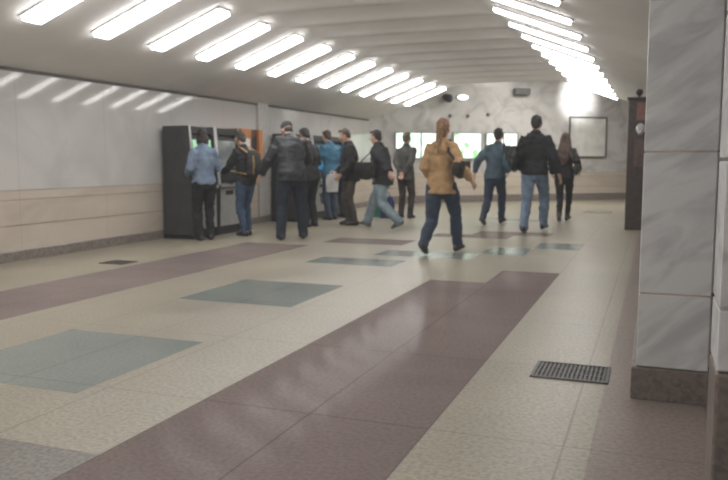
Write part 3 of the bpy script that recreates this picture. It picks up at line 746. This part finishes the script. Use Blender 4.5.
p6 = person('man in black jacket and brown trousers standing in profile beside the walker', (-5.08, 12.72), 118, 1.74, [(-.10, -.04, 0, 0), (.09, .05, 0, 0)],
       [(-.24, .22, .92), (.22, .26, .95)], (.024, .022, .022), (.075, .06, .048), (.09, .06, .045), seed=7, lean=6, hem=.14, bulk=.03, head=(0, -18))
w = p6['W'](p6['wri'][1] + V((-.05, .08, -.36)))
carrier_bag('white paper bag held by the man in black beside the terminals', (w.x, w.y, w.z), math.radians(20), (.24, .08, .32), (.58, .58, .57))
# man striding left
p7 = person('man in black jacket and light jeans striding left with arm trailing', (-4.36, 12.35), 76, 1.77, [(-.06, -.36, .045, 24), (.07, .36, .0, -8)],
       [(-.32, -.36, .93), (.25, .38, 1.0)], (.026, .026, .029), (.21, .27, .31), (.035, .028, .027), seed=8, lean=11, hem=.12, bulk=.052, tb=.03, head=(8, -8), shoe=(.10, .10, .11), twist=14)
shoulder_bag('shoulder_bag', 'black messenger bag carried in front by the striding man in light jeans', p7, -1, (-.26, .17, .98), (.40, .15, .32), (.018, .018, .02))
carrier_bag('green carrier bag standing on the floor behind the striding man', (-5.36, 14.75, 0.0), .4, (.30, .14, .34), (.03, .20, .13))
# grey man
p8 = person('man in charcoal coat standing with hands clasped behind his back', (-4.68, 14.66), -8, 1.72, [(-.11, 0, 0, 0), (.10, .0, 0, 0)],
       [(-.03, -.19, .93), (.035, -.19, .93)], (.075, .072, .068), (.05, .043, .04), (.10, .075, .055), seed=9, lean=2, hem=.14, bulk=.024, palm=((0, -1, 0), (0, -1, 0)), elbow=((-1, -.2, 0), (1, -.2, 0)))
carrier_bag('dark blue carrier bag beside the man in the charcoal coat', (-5.02, 14.5, 0), .2, (.30, .12, .44), (.03, .04, .13))
# woman in tan jacket
p9 = person('woman in tan orange jacket and jeans walking away with a ponytail', (-2.46, 9.14), -6, 1.74, [(-.10, -.32, .06, 26), (.09, .36, .0, -6)],
       [(-.17, .16, .93), (.37, .03, .93)], (.43, .27, .135), (.032, .048, .082), (.27, .15, .085), female=True, hair_style='ponytail', hood=True, hem=.11, bulk=.024, tb=.020, lean=3, seed=10, twist=-6)
shoulder_bag('shoulder_bag', 'black shoulder bag on the right hip of the woman in tan', p9, 1, (.265, -.04, 1.06), (.34, .14, .22), (.022, .020, .02))
# teal
p10 = person('person in dark teal jacket and navy jeans walking away, left arm swung out', (-2.72, 13.75), -6, 1.80, [(-.09, -.30, .04, 20), (.05, .34, .0, -6)],
       [(-.36, .05, .92), (.22, .12, .93)], (.075, .115, .145), (.028, .042, .075), (.03, .024, .022), hem=.05, bulk=.026, tb=.014, lean=3, seed=11, sway=.12, twist=8)
shoulder_bag('shoulder_bag', 'teal shoulder bag on the right side of the teal jacket', p10, 1, (.27, -.05, 1.12), (.32, .14, .34), (.04, .12, .17), (.02, .03, .035))
# man in black
p11 = person('tall man in black jacket and pale blue jeans walking away between two companions', (-1.80, 12.5), -4, 1.90, [(-.11, -.20, .0, 6), (.09, .22, .02, -4)],
       [(-.24, .12, .93), (.34, .02, .86)], (.017, .017, .019), (.155, .215, .30), (.028, .022, .02), hem=.05, bulk=.038, tb=.018, lean=3, seed=12, hood=True, twist=-5)
shoulder_bag('shoulder_bag', 'large black bag slung on the left side of the tall man', p11, -1, (-.30, -.06, 1.10), (.38, .20, .44), (.016, .016, .018))
# girl
p12 = person('woman with long brown hair in black jacket and leggings walking away', (-1.60, 14.9), -4, 1.73, [(-.03, -.26, .03, 16), (.02, .30, .0, -6)],
       [(-.24, .06, .92), (.27, .05, .98)], (.026, .024, .025), (.016, .016, .018), (.095, .058, .042), female=True, hair_style='long', hem=.06, bulk=.024, tb=.004, lean=2, seed=13, tname='leggings', shoe=(.06, .055, .055))
shoulder_bag('shoulder_bag', 'small dark olive bag at the right hip of the long-haired woman', p12, 1, (.235, -.07, 1.02), (.28, .11, .24), (.05, .05, .035))

# ------------------------------------------------------------------ added lamps: unseen lobby fill, spot for the far wall glare
def area(name, loc, size, e, rot=(0, 0, 0)):
    l = bpy.data.lights.new(name, 'AREA'); l.shape = 'RECTANGLE'; l.size, l.size_y = size; l.energy = e; l.color = (1, .97, .93)
    o = bpy.data.objects.new(name, l); C.objects.link(o); o.location = loc; o.rotation_euler = rot; return o
area('lobby_fill', (-2.0, 20.3, 3.66), (3.0, 1.2), 110)  # added area lamp, unseen, to brighten the lobby
sp = bpy.data.lights.new('glare_spot', 'SPOT'); sp.energy = 380; sp.spot_size = math.radians(44); sp.spot_blend = .9; sp.shadow_soft_size = .12  # added spot imitating the strip lights' glare on the far wall
so = bpy.data.objects.new('glare_spot', sp); C.objects.link(so); so.location = (-1.35, 21.6, 3.55)
tgt = V((-2.19, 23.2, 2.98)); so.rotation_euler = (tgt - so.location).to_track_quat('-Z', 'Y').to_euler()
w = bpy.data.worlds.new('world'); bpy.context.scene.world = w; w.use_nodes = True
w.node_tree.nodes['Background'].inputs['Color'].default_value = (.5, .5, .5, 1); w.node_tree.nodes['Background'].inputs['Strength'].default_value = .15
vs = bpy.context.scene.view_settings; vs.view_transform = 'Standard'; vs.look = 'None'; vs.exposure = .24; vs.gamma = 1.0
vs.use_curve_mapping = True; cm = vs.curve_mapping          # hazy, lifted shadows of the phone picture
cm.curves[3].points[0].location = (0, .014); cm.update()
